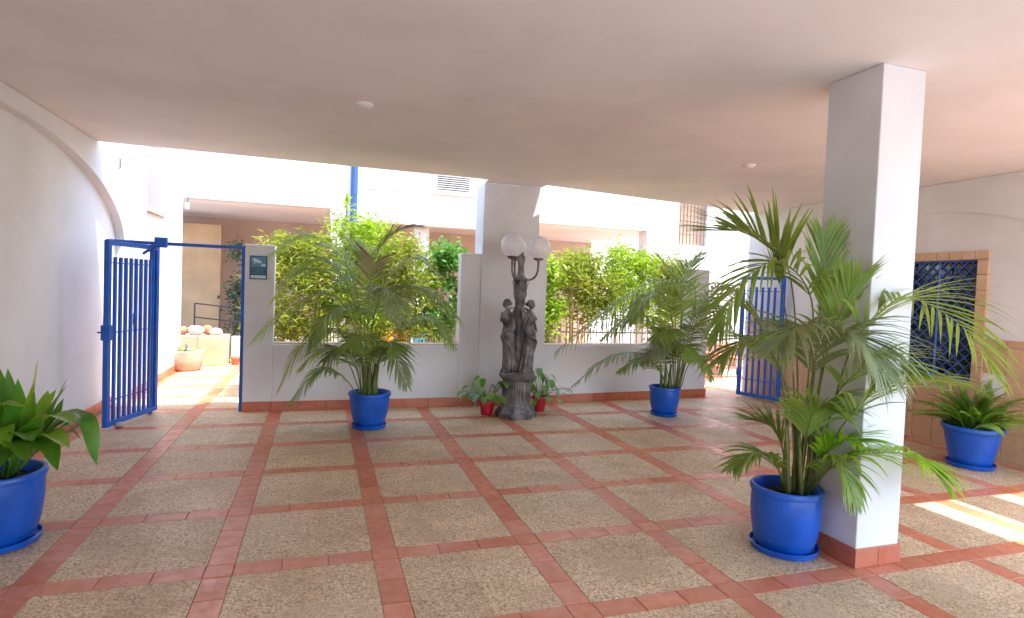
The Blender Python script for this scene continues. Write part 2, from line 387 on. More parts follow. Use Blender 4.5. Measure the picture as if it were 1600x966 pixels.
while x < 3.45:
    w = min(.33, 3.50-x); B(x, x+w-.004, WY-.016, WY-.001, .001, .125, bev=.003).build('skirting_tile', 'skirting', cw); x += .33
x = .0
while x < 3.1:
    w = min(.33, 3.145-x); RB(x+.02, x+w+.016, -.016, -.001, .001, .125, bev=.003).build('skirting_tile', 'skirting', cw); x += .33
colm = thing('column', 'wide white column in the middle of the courtyard wall, behind the statue lamp', 'column', (3.94, 6.2, 0))
B(3.53, 4.36, WY-.03, WY+.40, 0, CZ-.001, bev=.01).build('shaft', 'pier_paint', colm)
for k in range(3): B(3.53+k*.277+.002, 3.53+(k+1)*.277-.002, WY-.047, WY-.031, .001, .125, bev=.003).build('skirting_tile', 'skirting', colm)
t = thing('wall_sign', 'small blue notice with a white camera picture on the pier beside the gate opening', 'sign', (.68, WY, 1.65))
B(.585, .785, WY-.012, WY-.001, 1.65, 1.94, bev=.002).build('plate', 'sign_blue', t)
B(.600, .770, WY-.015, WY-.0122, 1.80, 1.925).build('picture', 'sign_mid', t)
mb = MB(); mb.xf = Matrix.Translation((.665, WY-.017, 1.878)) @ Matrix.Rotation(math.radians(22), 4, 'Y')
mb.box(-.045, .035, -.0, .0017, -.018, .018).box(.035, .055, 0, .0017, -.011, .011).box(-.02, -.006, 0, .0017, -.045, -.018); mb.build('camera_symbol', 'sign_pale', t)
B(.715, .765, WY-.017, WY-.0152, 1.81, 1.84).build('camera_symbol', 'sign_pale', t)
for k in range(3): B(.605, .765-.02*(k % 2), WY-.015, WY-.0122, 1.775-k*.026, 1.784-k*.026).build('text_line', 'sign_mid', t)
B(.600, .770, WY-.015, WY-.0122, 1.663, 1.70).build('strip', 'sign_pale', t)

# ================================================================== PILLAR
pl = thing('pillar', 'square white pillar standing free on the right, behind the nearest palm', 'pillar', (4.82, 1.13, 0))
B(4.62, 4.97, .93, 1.33, 0, CZ-.001, bev=.006).build('shaft', 'pier_paint', pl)
for k in range(2):
    a, b_ = 4.606+k*.189, 4.606+(k+1)*.189-.003
    B(a, b_, .916, .929, .001, .12, bev=.002).build('skirting_tile', 'skirting', pl)
    B(a, b_, 1.331, 1.344, .001, .12, bev=.002).build('skirting_tile', 'skirting', pl)
    B(4.606, 4.619, .930+k*.2, .930+(k+1)*.2-.003, .001, .12, bev=.002).build('skirting_tile', 'skirting', pl)
    B(4.971, 4.984, .930+k*.2, .930+(k+1)*.2-.003, .001, .12, bev=.002).build('skirting_tile', 'skirting', pl)

# ================================================================== RIGHT WALL
RX = 8.45
rw = thing('house_wall', 'white wall on the right with tiled dado and a latticed window', 'wall', (RX, 4, 0))
WY0, WY1, WZ0, WZ1 = 2.85, 4.20, .80, 2.18
B(RX, RX+.3, 1.0, WY0, 0, CZ-.001).build('wall_panel', 'white_paint', rw)
B(RX, RX+.3, WY1, 6.60, 0, CZ-.001).build('wall_panel', 'white_paint', rw)
B(RX, RX+.3, WY0, WY1, 0, WZ0).build('wall_panel', 'white_paint', rw)
B(RX, RX+.3, WY0, WY1, WZ1, CZ-.001).build('wall_panel', 'white_paint', rw)
mb = MB()                                    # shallow proud band above the blind arch
arc = [(3.75+1.75*math.cos(t), 2.2+.58*math.sin(t)) for t in np.linspace(.12, math.pi-.12, 33)]
for k in range(len(arc)-1):
    (ya, za), (yb, zb) = arc[k], arc[k+1]
    mb.add([(RX-.001, ya, za), (RX-.001, yb, zb), (RX-.022, yb, zb), (RX-.022, ya, za), (RX-.022, yb, CZ-.004), (RX-.022, ya, CZ-.004)], [(0, 1, 2, 3), (3, 2, 4, 5)])
mb.build('arch_surround', 'white_paint', rw)
def wtile(y0, y1, z0, z1, parent=rw, name='dado_tile', d=.014):
    B(RX-d, RX-.001, y0+.003, y1-.003, z0+.003, z1-.003, bev=.003).build(name, 'wall_tile', parent)
yy = np.arange(1.0, 6.5, .25)
for y in yy:
    for k in range(4):
        z0, z1 = k*.305, (k+1)*.305
        a, b_ = y, y+.25
        if z1 > WZ0-.11 and b_ > WY0-.13 and a < WY1+.13:
            if z0 < WZ0-.11 and z1 > WZ0-.11: z1 = WZ0-.115
            elif a < WY0-.13: b_ = WY0-.13
            elif b_ > WY1+.13: a = WY1+.13
            else: continue
        if b_-a > .03 and z1-z0 > .03: wtile(a, b_, z0, z1)
    if not (y+.25 > WY0-.13 and y < WY1+.13): wtile(y, y+.25, 1.222, 1.30, name='dado_cap_tile', d=.022)
    elif y < WY0-.13: wtile(y, WY0-.13, 1.222, 1.30, name='dado_cap_tile', d=.022)
    elif y+.25 > WY1+.13: wtile(WY1+.13, y+.25, 1.222, 1.30, name='dado_cap_tile', d=.022)
win = bpy.data.objects.new('window', None); COL.objects.link(win); win.parent = rw; win.location = (0, WY0-4, WZ0); win['label'] = 'dark window behind a blue diamond lattice with a tiled frame'
n = 11
for k in range(n):
    a = WY0-.12+(WY1-WY0+.24)*k/n; b_ = a+(WY1-WY0+.24)/n
    wtile(a, b_, WZ1, WZ1+.10, win, 'frame_tile', .03); wtile(a, b_, WZ0-.10, WZ0, win, 'frame_tile', .03)
for k in range(8):
    a = WZ0+(WZ1-WZ0)*k/8; b_ = a+(WZ1-WZ0)/8
    wtile(WY0-.12, WY0-.002, a, b_, win, 'frame_tile', .03); wtile(WY1+.002, WY1+.12, a, b_, win, 'frame_tile', .03)
B(RX+.14, RX+.15, WY0+.002, WY1-.002, WZ0+.002, WZ1-.002).build('pane', 'dark_glass', win)
mb = MB()
def clipbar(p, q, r=.010): mb.tube([p, q], r, 4)
H, Wd = WZ1-WZ0, WY1-WY0; st = .125
for s in (-1, 1):
    for k in range(-12, 26):
        c = k*st; pts = []
        # line z = s*(y) + c
        for yv in (0, Wd):
            zv = s*yv+(c if s > 0 else c); 
            if 0 <= zv <= H: pts.append((yv, zv))
        for zv in (0, H):
            yv = (zv-c)/s
            if 0 < yv < Wd: pts.append((yv, zv))
        if len(pts) >= 2:
            (y0, z0), (y1, z1) = pts[0], pts[-1]
            if abs(y0-y1) > .03: clipbar((RX+.05+.006*s, WY0+y0, WZ0+z0), (RX+.05+.006*s, WY0+y1, WZ0+z1))
for k in range(4):
    clipbar((RX+.03, WY0+.01+k*(Wd-.02)/3, WZ0+.005), (RX+.03, WY0+.01+k*(Wd-.02)/3, WZ1-.005), .013)
for z in (WZ0+.012, (WZ0+WZ1)/2, WZ1-.012): clipbar((RX+.03, WY0+.005, z), (RX+.03, WY1-.005, z), .013)
mb.build('lattice', 'lattice_blue', win)
# small flower-like studs on the lattice crossings are part of the grille
# ================================================================== GATES
def gate(name, P0, P1, label, nb, group, h=2.0):
    """P0 hinge foot, P1 free foot"""
    P0 = np.array([*P0, 0.0]); P1 = np.array([*P1, 0.0]); t = thing(name, label, 'gate', P0, group)
    w = np.linalg.norm(P1-P0); a = math.atan2(P1[1]-P0[1], P1[0]-P0[0]); X = Matrix.Translation(P0) @ Matrix.Rotation(a, 4, 'Z')
    def bx(nm, *c, bev=.003, m='blue_metal'):
        mb = MB(); mb.xf = X; return mb.box(*c, bev=bev).build(nm, m, t)
    bx('stile', 0, .055, -.025, .025, .03, h); bx('stile', w-.055, w, -.025, .025, .03, h)
    bx('frame_rail', .055, w-.055, -.024, .024, h-.05, h); bx('frame_rail', .055, w-.055, -.024, .024, .03, .085)
    for z in (h-.24, 1.02, .30): bx('cross_rail', .055, w-.055, -.006, .006, z, z+.012, bev=0)
    sp = (w-.11)/(nb+1)
    for k in range(nb):
        x = .055+sp*(k+1); bx('bar', x-.016, x+.016, -.014, .014, .087, h-.17, bev=.002)
    for z in (.35, 1.65):
        mb = MB(); mb.xf = X; mb.tube([(-.012, 0, z), (-.012, 0, z+.11)], .016, 8).build('hinge', 'blue_metal', t, smooth=40)
    lk = bx('lock_box', w-.062, w+.006, -.045, .045, .95, 1.11); 
    mb = MB(); mb.xf = X; mb.tube([(w-.02, -.046, 1.03), (w-.02, -.09, 1.03), (w-.12, -.09, 1.03)], .008, 6).build('handle', 'dark_metal', lk)
    return t
gate('blue_gate', (-.44, 6.20), (-.70, 5.30), 'open blue barred gate on the left, swung towards the viewer', 8, 'blue barred metal gates')
gate('blue_gate', (8.10, 6.30), (8.36, 5.62), 'narrow blue barred gate far right, half hidden by palm leaves', 5, 'blue barred metal gates')
t = thing('stone', 'small pale stone propping the foot of the left blue gate', 'stone', (-.62, 5.42, 0))
mb = MB().ball((-.60, 5.44, .028), (.05, .038, .03), 9, 6); mb.v = [(x+random.uniform(-.006, .006), y+random.uniform(-.006, .006), max(.001, z+random.uniform(-.004, .004))) for x, y, z in mb.v]; mb.build('stone_body', 'pebble', t, smooth=True)
t = thing('gate_frame', 'thin dark blue frame round the gate opening beside the signed pier', 'gate frame', (.5, WY+.1, 0))
B(.49, .527, WY+.02, WY+.07, .0, 2.05, bev=.003).build('post', 'blue_metal', t)
B(-.949, .488, WY+.025, WY+.065, 2.01, 2.05, bev=.003).build('lintel', 'blue_metal', t)
B(-.50, -.455, WY+.02, WY+.07, .0, 2.008, bev=.003).build('post', 'blue_metal', t)
cl = B(-.44, -.31, WY-.05, WY+.02, 1.98, 2.10, bev=.008).build('door_closer', 'blue_metal', t)
MB().tube([(-.42, WY-.03, 1.975), (-.52, WY-.02, 1.93), (-.54, 6.0, 1.90)], .016, 6).build('closer_arm', 'blue_metal', cl)

# ================================================================== COURTYARD BUILDING
FY = 10.8
cb = thing('courtyard_building', 'white building across the courtyard with a shaded ground floor arcade', 'building', (4, FY, 0))
TOP = 6.2
def fb(nm, m, *a, parent=cb, bev=0, **k): return B(*a, bev=bev).build(nm, m, parent, **k)
fb('upper_wall', 'facade_paint', -4.5, 1.56, FY, FY+.3, 3.16, TOP)
fb('upper_wall', 'facade_paint', 1.565, 5.35, FY-.03, FY+.28, 2.94, TOP)
fb('upper_wall', 'facade_paint', 5.355, 8.94, FY, FY+.3, 3.19, TOP)
fb('upper_wall', 'facade_paint', 8.945, 9.55, FY-.02, FY+.4, 0, TOP)
fb('upper_wall', 'facade_paint', 9.555, 9.90, FY+.10, FY+.4, 0, TOP); fb('upper_wall', 'facade_paint', 10.72, 13.2, FY+.10, FY+.4, 0, TOP)
fb('upper_wall', 'facade_paint', 9.90, 10.72, FY+.10, FY+.4, 0, 2.92); fb('upper_wall', 'facade_paint', 9.90, 10.72, FY+.10, FY+.4, 4.2, TOP)
fb('soffit', 'ceiling_paint', -4.5, 9.5, FY+.302, 15.3, 3.19, 3.45)
fb('back_wall', 'peach_paint', -4.5, 9.5, 15.0, 15.3, 0, 3.188)
fb('arcade_column', 'facade_paint', 1.58, 1.95, FY+.0, FY+.28, 0, 2.938)
fb('arcade_column', 'facade_paint', 3.34, 3.66, FY+.30, FY+.62, 0, 3.188)
fb('arcade_column', 'facade_paint', 5.36, 5.72, FY+.02, FY+.30, 0, 3.188)
fb('stone_pier', 'tan_stone', -3.2, -.86, 13.6, 13.9, 0, 2.90)
fb('ledge', 'facade_paint', 2.25, 3.05, FY-.065, FY-.031, 3.62, 3.655)
w1 = fb('louvre_window', 'white_plastic', 3.66, 4.53, FY-.075, FY-.031, 3.66, 4.10, bev=.004)
fb('opening', 'dark_metal', 3.74, 4.45, FY-.080, FY-.0752, 3.72, 4.04, parent=w1)
for k in range(7): 
    mb = MB(); mb.xf = Matrix.Translation((4.095, FY-.098, 3.745+k*.045)) @ Matrix.Rotation(math.radians(-35), 4, 'X'); mb.box(-.352, .352, -.016, .016, -.004, .004).build('slat', 'louvre', w1)
fb('hood', 'white_plastic', 3.62, 4.57, FY-.12, FY-.031, 4.105, 4.13, parent=w1); fb('sill', 'white_plastic', 3.60, 4.59, FY-.11, FY-.031, 3.625, 3.655, parent=w1)
w2 = fb('barred_window', 'peach_stone', 9.90, 10.72, FY+.30, FY+.36, 2.92, 4.2)
for k in range(8): MB().tube([(9.95+k*.103, FY+.14, 2.922), (9.95+k*.103, FY+.14, 4.198)], .013, 5).build('bar', 'picket_metal', w2)
for z in (3.2, 3.9): MB().tube([(9.902, FY+.14, z), (10.718, FY+.14, z)], .009, 5).build('rail', 'picket_metal', w2)
MB().tube([(2.02, FY-.10, 6.0), (2.02, FY-.10, .1)], .07, 14).build('drain_pipe', 'pipe_blue', cb, smooth=40)
for z in (3.1, 4.4): MB().lathe([(.078, 0), (.078, .04)], 14, (2.02, FY-.10, z)).build('pipe_clamp', 'pipe_blue', cb)
sp = thing('spotlight', 'small white spotlight under the left corner of the arcade', 'spotlight', (-1.05, FY-.05, 2.98))
MB().lathe([(.0, 0), (.035, 0), (.04, .03), (.04, .1), (.02, .12), (0, .12)], 14, (-1.02, FY-.10, 2.93)).build('head', 'white_plastic', sp, smooth=40)
MB().tube([(-1.02, FY-.10, 3.04), (-1.02, FY-.05, 3.10), (-1.02, FY-.001, 3.17)], .012, 6).build('bracket', 'dark_metal', sp)

# stone bench block, railing, planter, ornaments in the courtyard beyond the gate
sb = thing('stone_bench', 'low peach stone block against the far building, seen through the gate opening', 'bench', (-.75, 10.4, 0))
B(-1.30, -.74, 10.28, 10.78, 0, .56, bev=.012).build('block', 'peach_stone', sb); B(-.736, -.24, 10.28, 10.78, 0, .56, bev=.012).build('block', 'peach_stone', sb)
def rock(mb, c, r, jag=.18, n=9, m=6):
    o = len(mb.v); mb.ball((0, 0, 0), 1, n, m); rr = r if isinstance(r, tuple) else (r, r, r)
    for i in range(o, len(mb.v)):
        k = 1+random.uniform(-jag, jag); x, y, z = mb.v[i]; mb.v[i] = (c[0]+x*rr[0]*k, c[1]+y*rr[1]*k, c[2]+max(-.95, z*k)*rr[2])
    return mb
for (x, y, r, m, nm, lb) in [(-1.04, 10.5, (.10, .09, .085), 'rust_rock', 'rock', 'rusty brown rock at the left end of the peach stone block'),
                         (-.80, 10.48, (.15, .10, .09), 'shell', 'rock', 'large pale speckled rock in the middle of the peach stone block'),
                         (-.60, 10.56, (.09, .08, .10), 'rust_rock', 'rock', 'upright rust red rock on the peach stone block beside the pale rock'),
                         (-.45, 10.48, (.12, .09, .07), 'shell', 'rock', 'flat pale rock at the right end of the peach stone block')]:
    tag(rock(MB(), (x, y, .56+r[2]*.93), r, .2).build(nm, m, None, smooth=50), lb, 'rock', 'ornamental rocks on the stone block')
rl = thing('railing', 'black two-bar railing behind the peach stone block', 'railing', (-.6, 11.4, 0))
for x in (-.99, -.53, -.08, .37): MB().tube([(x, 11.4, 0), (x, 11.4, 1.12-.10*(x+.99))], .017, 6).build('post', 'dark_metal', rl)
for z in (1.12, .84): MB().tube([(-.99, 11.4, z), (.37, 11.4, z-.14)], .015, 6).build('rail', 'dark_metal', rl)
B(-.22, .75, 10.75, 11.0, 0, .50, bev=.008)
tag(B(-.20, 1.55, 10.62, 10.78, 0, .52, bev=.008).build('parapet', 'facade_paint'), 'short white parapet right of the peach stone block, behind the gate opening', 'wall')
tag(MB().lathe([(.06, 0), (.085, .12), (.095, .12), (.095, .15), (.075, .15), (.07, .13), (0, .13)], 16, (-.10, 10.45, 0)).build('clay_pot', 'terracotta_pot', None, smooth=40),
    'small empty clay pot on the floor by the white parapet beyond the gate', 'pot')

# ================================================================== STEPS BEHIND THE RIGHT GATE
st_ = thing('steps', 'white stair with red tiled treads beyond the right end of the courtyard wall', 'stairs', (9.0, 7.9, 0))
for k in range(4):
    B(8.3+.34*k, 9.9, 7.4, 9.0, .165*k, .165*(k+1)-.03).build('riser', 'facade_paint', st_)
    B(8.27+.34*k, 9.9, 7.38, 9.0, .165*(k+1)-.029, .165*(k+1), bev=.004).build('tread', 'skirting', st_)
B(8.75, 9.9, 9.02, 9.2, 0, 2.4).build('stair_wall', 'facade_paint', st_)

# ================================================================== PLANTERS / LEDGE / PICKETS IN THE COURTYARD
tag(B(1.70, 8.6, 10.0, 10.55, 0, .42, bev=.01).build('planter_ledge', 'peach_stone'), 'long low stone ledge in front of the arcade, seen through the wall openings', 'ledge')
def small_pot(x, y, z, r, h, m, label):
    tag(MB().lathe([(r*.72, 0), (r, h*.85), (r*1.1, h*.85), (r*1.1, h), (r*.9, h), (r*.85, h*.8), (0, h*.8)], 20, (x, y, z)).build('pot', m, None, smooth=40), label, 'pot', 'coloured pots on the courtyard ledge')
small_pot(2.72, 10.25, .42, .14, .30, 'orange_glaze', 'orange pot on the courtyard ledge, left of the blue one, seen under the left palm')
small_pot(3.02, 10.25, .42, .12, .28, 'orange_glaze', 'orange pot on the courtyard ledge right next to the blue one')
small_pot(3.38, 10.25, .42, .16, .30, 'azure_glaze', 'light blue pot on the courtyard ledge, right of the orange ones')
pk = thing('picket_fence', 'low brown metal picket fence seen through the right wall opening', 'fence', (7, 8.4, 0))
for k in range(27):
    x = 5.25+k*.125; MB().tube([(x, 8.4, 0), (x, 8.4, 1.10)], .010, 5).build('picket', 'picket_metal', pk)
for z in (.14, .86): B(5.2, 8.55, 8.388, 8.412, z, z+.03).build('rail', 'picket_metal', pk)

# ================================================================== FOLIAGE
def leaves_mesh(name, C_, d_, L_, W_, material, droop=.25):
    """many small pointed leaves: C_ base points, d_ directions, lengths, widths"""
    n = len(C_); d_ = d_/np.linalg.norm(d_, axis=1, keepdims=True)
    s = np.cross(d_, rng.normal(size=(n, 3))); s /= np.linalg.norm(s, axis=1, keepdims=True)+1e-9
    up = np.cross(s, d_)
    L_ = L_[:, None]; W_ = W_[:, None]; g = np.array([0, 0, -1.0])
    p0 = C_; pm = C_+d_*L_*.45; p3 = C_+d_*L_+g*L_*droop
    v = np.stack([p0, pm+s*W_*.5+up*W_*.15, pm-s*W_*.5+up*W_*.15, p3], 1).reshape(-1, 3)
    i = np.arange(n)[:, None]*4; f = np.concatenate([i+[0, 1, 3], i+[0, 3, 2]], 0)
    me = bpy.data.meshes.new(name); me.vertices.add(len(v)); me.vertices.foreach_set('co', v.ravel())
    me.loops.add(f.size); me.loops.foreach_set('vertex_index', f.ravel()); me.polygons.add(len(f))
    me.polygons.foreach_set('loop_start', np.arange(len(f))*3); me.polygons.foreach_set('loop_total', np.full(len(f), 3))
    me.materials.append(MATS[material]); me.update(calc_edges=True); return me
def bush(name, label, x, y, rx, ry, z0, z1, n, leaf, material, stems=7, stemmat='cane', upright=.5, group=None, ll=(.10, .17), lw=(.016, .028), cat='shrub'):
    t = thing(name, label, cat, (x, y, 0), group)
    nc = max(10, n//70)
    cc = np.stack([x+rx*rng.uniform(-1, 1, nc), y+ry*rng.uniform(-1, 1, nc), z0+(z1-z0)*rng.uniform(0, 1, nc)**.8], 1)
    h = (cc[:, 2]-z0)/(z1-z0); k = 1-.25*h**2; cc[:, 0] = x+(cc[:, 0]-x)*k; cc[:, 1] = y+(cc[:, 1]-y)*k
    idx = rng.integers(0, nc, n); C_ = cc[idx]+rng.normal(size=(n, 3))*np.array([.11, .11, .10])
    C_[:, 2] = np.maximum(C_[:, 2], .05)
    d_ = rng.normal(size=(n, 3)); d_[:, 2] = d_[:, 2]*.7+upright
    me = leaves_mesh('foliage', C_-np.array([x, y, 0]), d_, rng.uniform(*ll, n), rng.uniform(*lw, n), material)
    link('foliage', me, t)
    for k in range(stems):
        q = cc[rng.integers(0, nc)]; bx_, by_ = x+(q[0]-x)*.75, y+(q[1]-y)*.7; zt = max(q[2], z0+.55*(z1-z0))
        pts = [(bx_, by_, 0), ((bx_*.6+q[0]*.4), (by_*.6+q[1]*.4), zt*.55), (q[0], q[1], zt)]
        MB().tube(pts, [.012, .010, .004], 5).build('stem', stemmat, t, smooth=True)
    return t
HG = 'hedge shrubs behind the courtyard wall'
bush('bamboo_shrub', 'yellow-green bamboo shrub behind the left end of the left wall opening', 1.10, 7.25, .50, .35, 0.75, 2.22, 5184, 0, 'bamboo_leaf', 9, group=HG)
bush('bamboo_shrub', 'tall lime bamboo shrub rising behind the middle of the left palm', 1.95, 7.45, .45, .35, 0.75, 2.52, 5184, 0, 'lime_leaf', 8, group=HG)
bush('bamboo_shrub', 'thin olive bamboo shrub right of the lime one in the left wall opening', 2.62, 7.35, .34, .30, 0.70, 2.26, 3024, 0, 'bamboo_leaf', 8, group=HG)
bush('leafy_shrub', 'green leafy shrub at the right end of the left wall opening', 3.30, 7.6, .36, .32, 0.80, 2.25, 2736, 0, 'green_leaf', 6, 'bark', group=HG, ll=(.09, .14), lw=(.04, .06))
bush('leafy_shrub', 'bright lime shrub beside the statue lamp in the right wall opening', 4.95, 7.2, .24, .30, 0.55, 2.10, 2736, 0, 'lime_leaf', 6, 'bark', group=HG, ll=(.08, .13), lw=(.035, .055))
bush('bamboo_shrub', 'bamboo shrub with ochre canes in the middle of the right wall opening', 5.75, 7.5, .50, .32, 1.00, 2.22, 4176, 0, 'bamboo_leaf', 12, group=HG)
bush('bamboo_shrub', 'lime topped bamboo shrub behind the head of the middle-right palm', 6.70, 7.6, .50, .32, 1.05, 2.42, 4320, 0, 'lime_leaf', 11, group=HG)
bush('bamboo_shrub', 'olive bamboo shrub at the right end of the right wall opening', 7.45, 7.6, .34, .30, 0.90, 2.25, 2736, 0, 'bamboo_leaf', 9, group=HG)
bush('creeper', 'dark green climbing plant beside the black railing', -.10, 11.9, .28, .2, .3, 2.5, 1400, 0, 'dark_leaf', 4, 'bark', ll=(.07, .12), lw=(.05, .08), cat='plant')
dt = thing('dracaena', 'spiky green rosette on a thin stem rising above the hedge by the blue pipe', 'plant', (1.78, 7.3, 0))
MB().tube([(1.78, 7.3, 0), (1.80, 7.3, 1.2), (1.76, 7.3, 2.72)], [.02, .016, .012], 6).build('stem', 'bark', dt, smooth=True)

def blade(mb, pts, width, fold=.25, prof=None, side=None):
    """a leaf blade along pts; folded along its midrib"""
    pts = [np.array(p, float) for p in pts]; n = len(pts); vs = []; fs = []
    for i, p in enumerate(pts):
        t = pts[min(i+1, n-1)]-pts[max(i-1, 0)]; t /= np.linalg.norm(t)+1e-9
        if side is None: s = np.cross(t, [0, 0, 1.0]); 
        else: s = np.array(side, float)
        s = s-t*(s@t); ns = np.linalg.norm(s); s = s/ns if ns > 1e-3 else np.array([1.0, 0, 0])
        u = np.cross(s, t); w = width*(prof[i] if prof is not None else math.sin(math.pi*min(1, (i+.15)/(n-.85)))**.7)*.5
        vs += [p+s*w+u*w*fold, p, p-s*w+u*w*fold]
    for i in range(n-1):
        a = i*3; fs += [(a, a+1, a+4, a+3), (a+1, a+2, a+5, a+4)]
    return mb.add(vs, fs)
def crm(pts, n):
    pts = [np.array(p, float) for p in pts]; P_ = [2*pts[0]-pts[1]]+pts+[2*pts[-1]-pts[-2]]; out = []; S_ = len(pts)-1
    for i in range(n):
        u = i/(n-1)*S_; k = min(int(u), S_-1); t = u-k; a, b_, c, d = P_[k:k+4]
        out.append(.5*((2*b_)+(-a+c)*t+(2*a-5*b_+4*c-d)*t*t+(-a+3*b_-3*c+d)*t**3))
    return out
for k in range(18):
    a = k*2.4; o = np.array([1.76, 7.3, 2.70+.01*k]); d = np.array([math.cos(a), math.sin(a), 0]); el = .2+.075*k
    L2 = random.uniform(.22, .32); pts = [o+d*L2*q*math.cos(el)+np.array([0, 0, L2*q*math.sin(el)-.12*q*q]) for q in (0, .3, .6, 1)]
    blade(MB(), pts, .035, .2, [.5, 1, .8, .05]).build('leaf', 'lime_leaf', dt, smooth=True)

# ---- pots
def pot(parent, x, y, r, h, rb, material='blue_glaze', saucer=True, z0=0.0, bulge=.02):
    zs = .025 if saucer else 0.0
    prof = [(rb*.9, zs), (rb, zs+.012)]
    for q in (.2, .4, .6, .8): prof.append((rb+(r-rb)*q+bulge*math.sin(math.pi*q), zs+h*q))
    prof += [(r, zs+h-.045), (r+.014, zs+h-.040), (r+.018, zs+h-.012), (r+.010, zs+h), (r-.008, zs+h), (r-.016, zs+h-.02), (r-.028, zs+h-.09), (0, zs+h-.09)]
    MB().lathe(prof, 44, (x, y, z0)).build('pot', material, parent, smooth=50)
    if saucer: MB().lathe([(rb*1.02, .002), (rb*1.14, .006), (rb*1.20, .042), (rb*1.16, .045), (rb*1.1, .022), (0, .020)], 44, (x, y, z0)).build('saucer', material, parent, smooth=50)
    mb = MB().lathe([(r-.022, zs+h-.07), (r*.6, zs+h-.055), (0, zs+h-.05)], 26, (x, y, z0)); mb.v = [(a, b_, c+random.uniform(-.008, .008)) for a, b_, c in mb.v]
    mb.build('soil', 'soil', parent, smooth=True)

# ---- palm fronds
def frond(parent, pts, L, n=26, w=.026, s0=.28, droop=.55, lift=.25, material='palm_leaf', rr=.009, spread=1.0, jitter=.12):
    R_ = crm(pts, 36); mb = MB(); mb.tube(R_, [rr*(1-.82*i/35) for i in range(36)], 5)
    fr = mb.build('frond', 'palm_stalk', parent, smooth=True); lb = MB(); N = None
    Ltot = 35
    for k in range(n):
        u = k/(n-1); q = s0+(1-s0)*u*.985; i = q*Ltot; a = min(int(i), 34); f_ = i-a
        p = R_[a]*(1-f_)+R_[a+1]*f_; T = R_[min(a+2, 35)]-R_[max(a-1, 0)]; T /= np.linalg.norm(T)+1e-9
        z = np.array([0, 0, 1.0]); Nn = z-T*(z@T)
        if np.linalg.norm(Nn) < .25: Nn = N if N is not None else -FWD-T*(-FWD@T)
        N = Nn/np.linalg.norm(Nn); S = np.cross(T, N)
        prof = (.55+.45*math.sin(math.pi*min(1, .18+u*.85)))*(1 if u < .8 else 1-.45*(u-.8)/.2)
        for sgn in (-1, 1):
            if random.random() < .04: continue
            ang = math.radians((68-38*u)*spread*(1-.35*max(0, T[2])**2))+random.uniform(-jitter, jitter); lf = lift+random.uniform(-.12, .12)
            d = math.cos(ang)*T+math.sin(ang)*(sgn*S*math.cos(lf)+N*math.sin(lf)); Lk = L*prof*random.uniform(.86, 1.08)
            dr = droop*random.uniform(.7, 1.3); pp = [p]; cur = d/np.linalg.norm(d); ns = 6
            for s_ in range(ns):
                cur = cur+np.array([0, 0, -1.0])*dr*(.10+.34*(s_/ns)); cur = cur/np.linalg.norm(cur); pp.append(pp[-1]+cur*Lk/ns)
            W_ = T-d*(T@d)
            blade(lb, pp, w*random.uniform(.85, 1.15), .3, [.35, .85, 1, .95, .75, .42, .05], W_)
    o = link('leaflets', lb.mesh('leaflets', material, origin_of(parent), True), fr); return fr
def clear_pillar(D0, spec, gap=.15):
    out = []
    for x, y, d in spec:
        if 1270 < x < 1450 and y < 760:
            s_ = 3.958+(3.578-3.958)*(x-1275)/(1358-1275) if x < 1358 else 3.578+(3.687-3.578)*(x-1358)/65
            d = min(d, s_-gap-D0)
        out.append((x, y, d))
    return out
def pxf(D0, spec): return [at(x, y, D0+d) for x, y, d in spec]

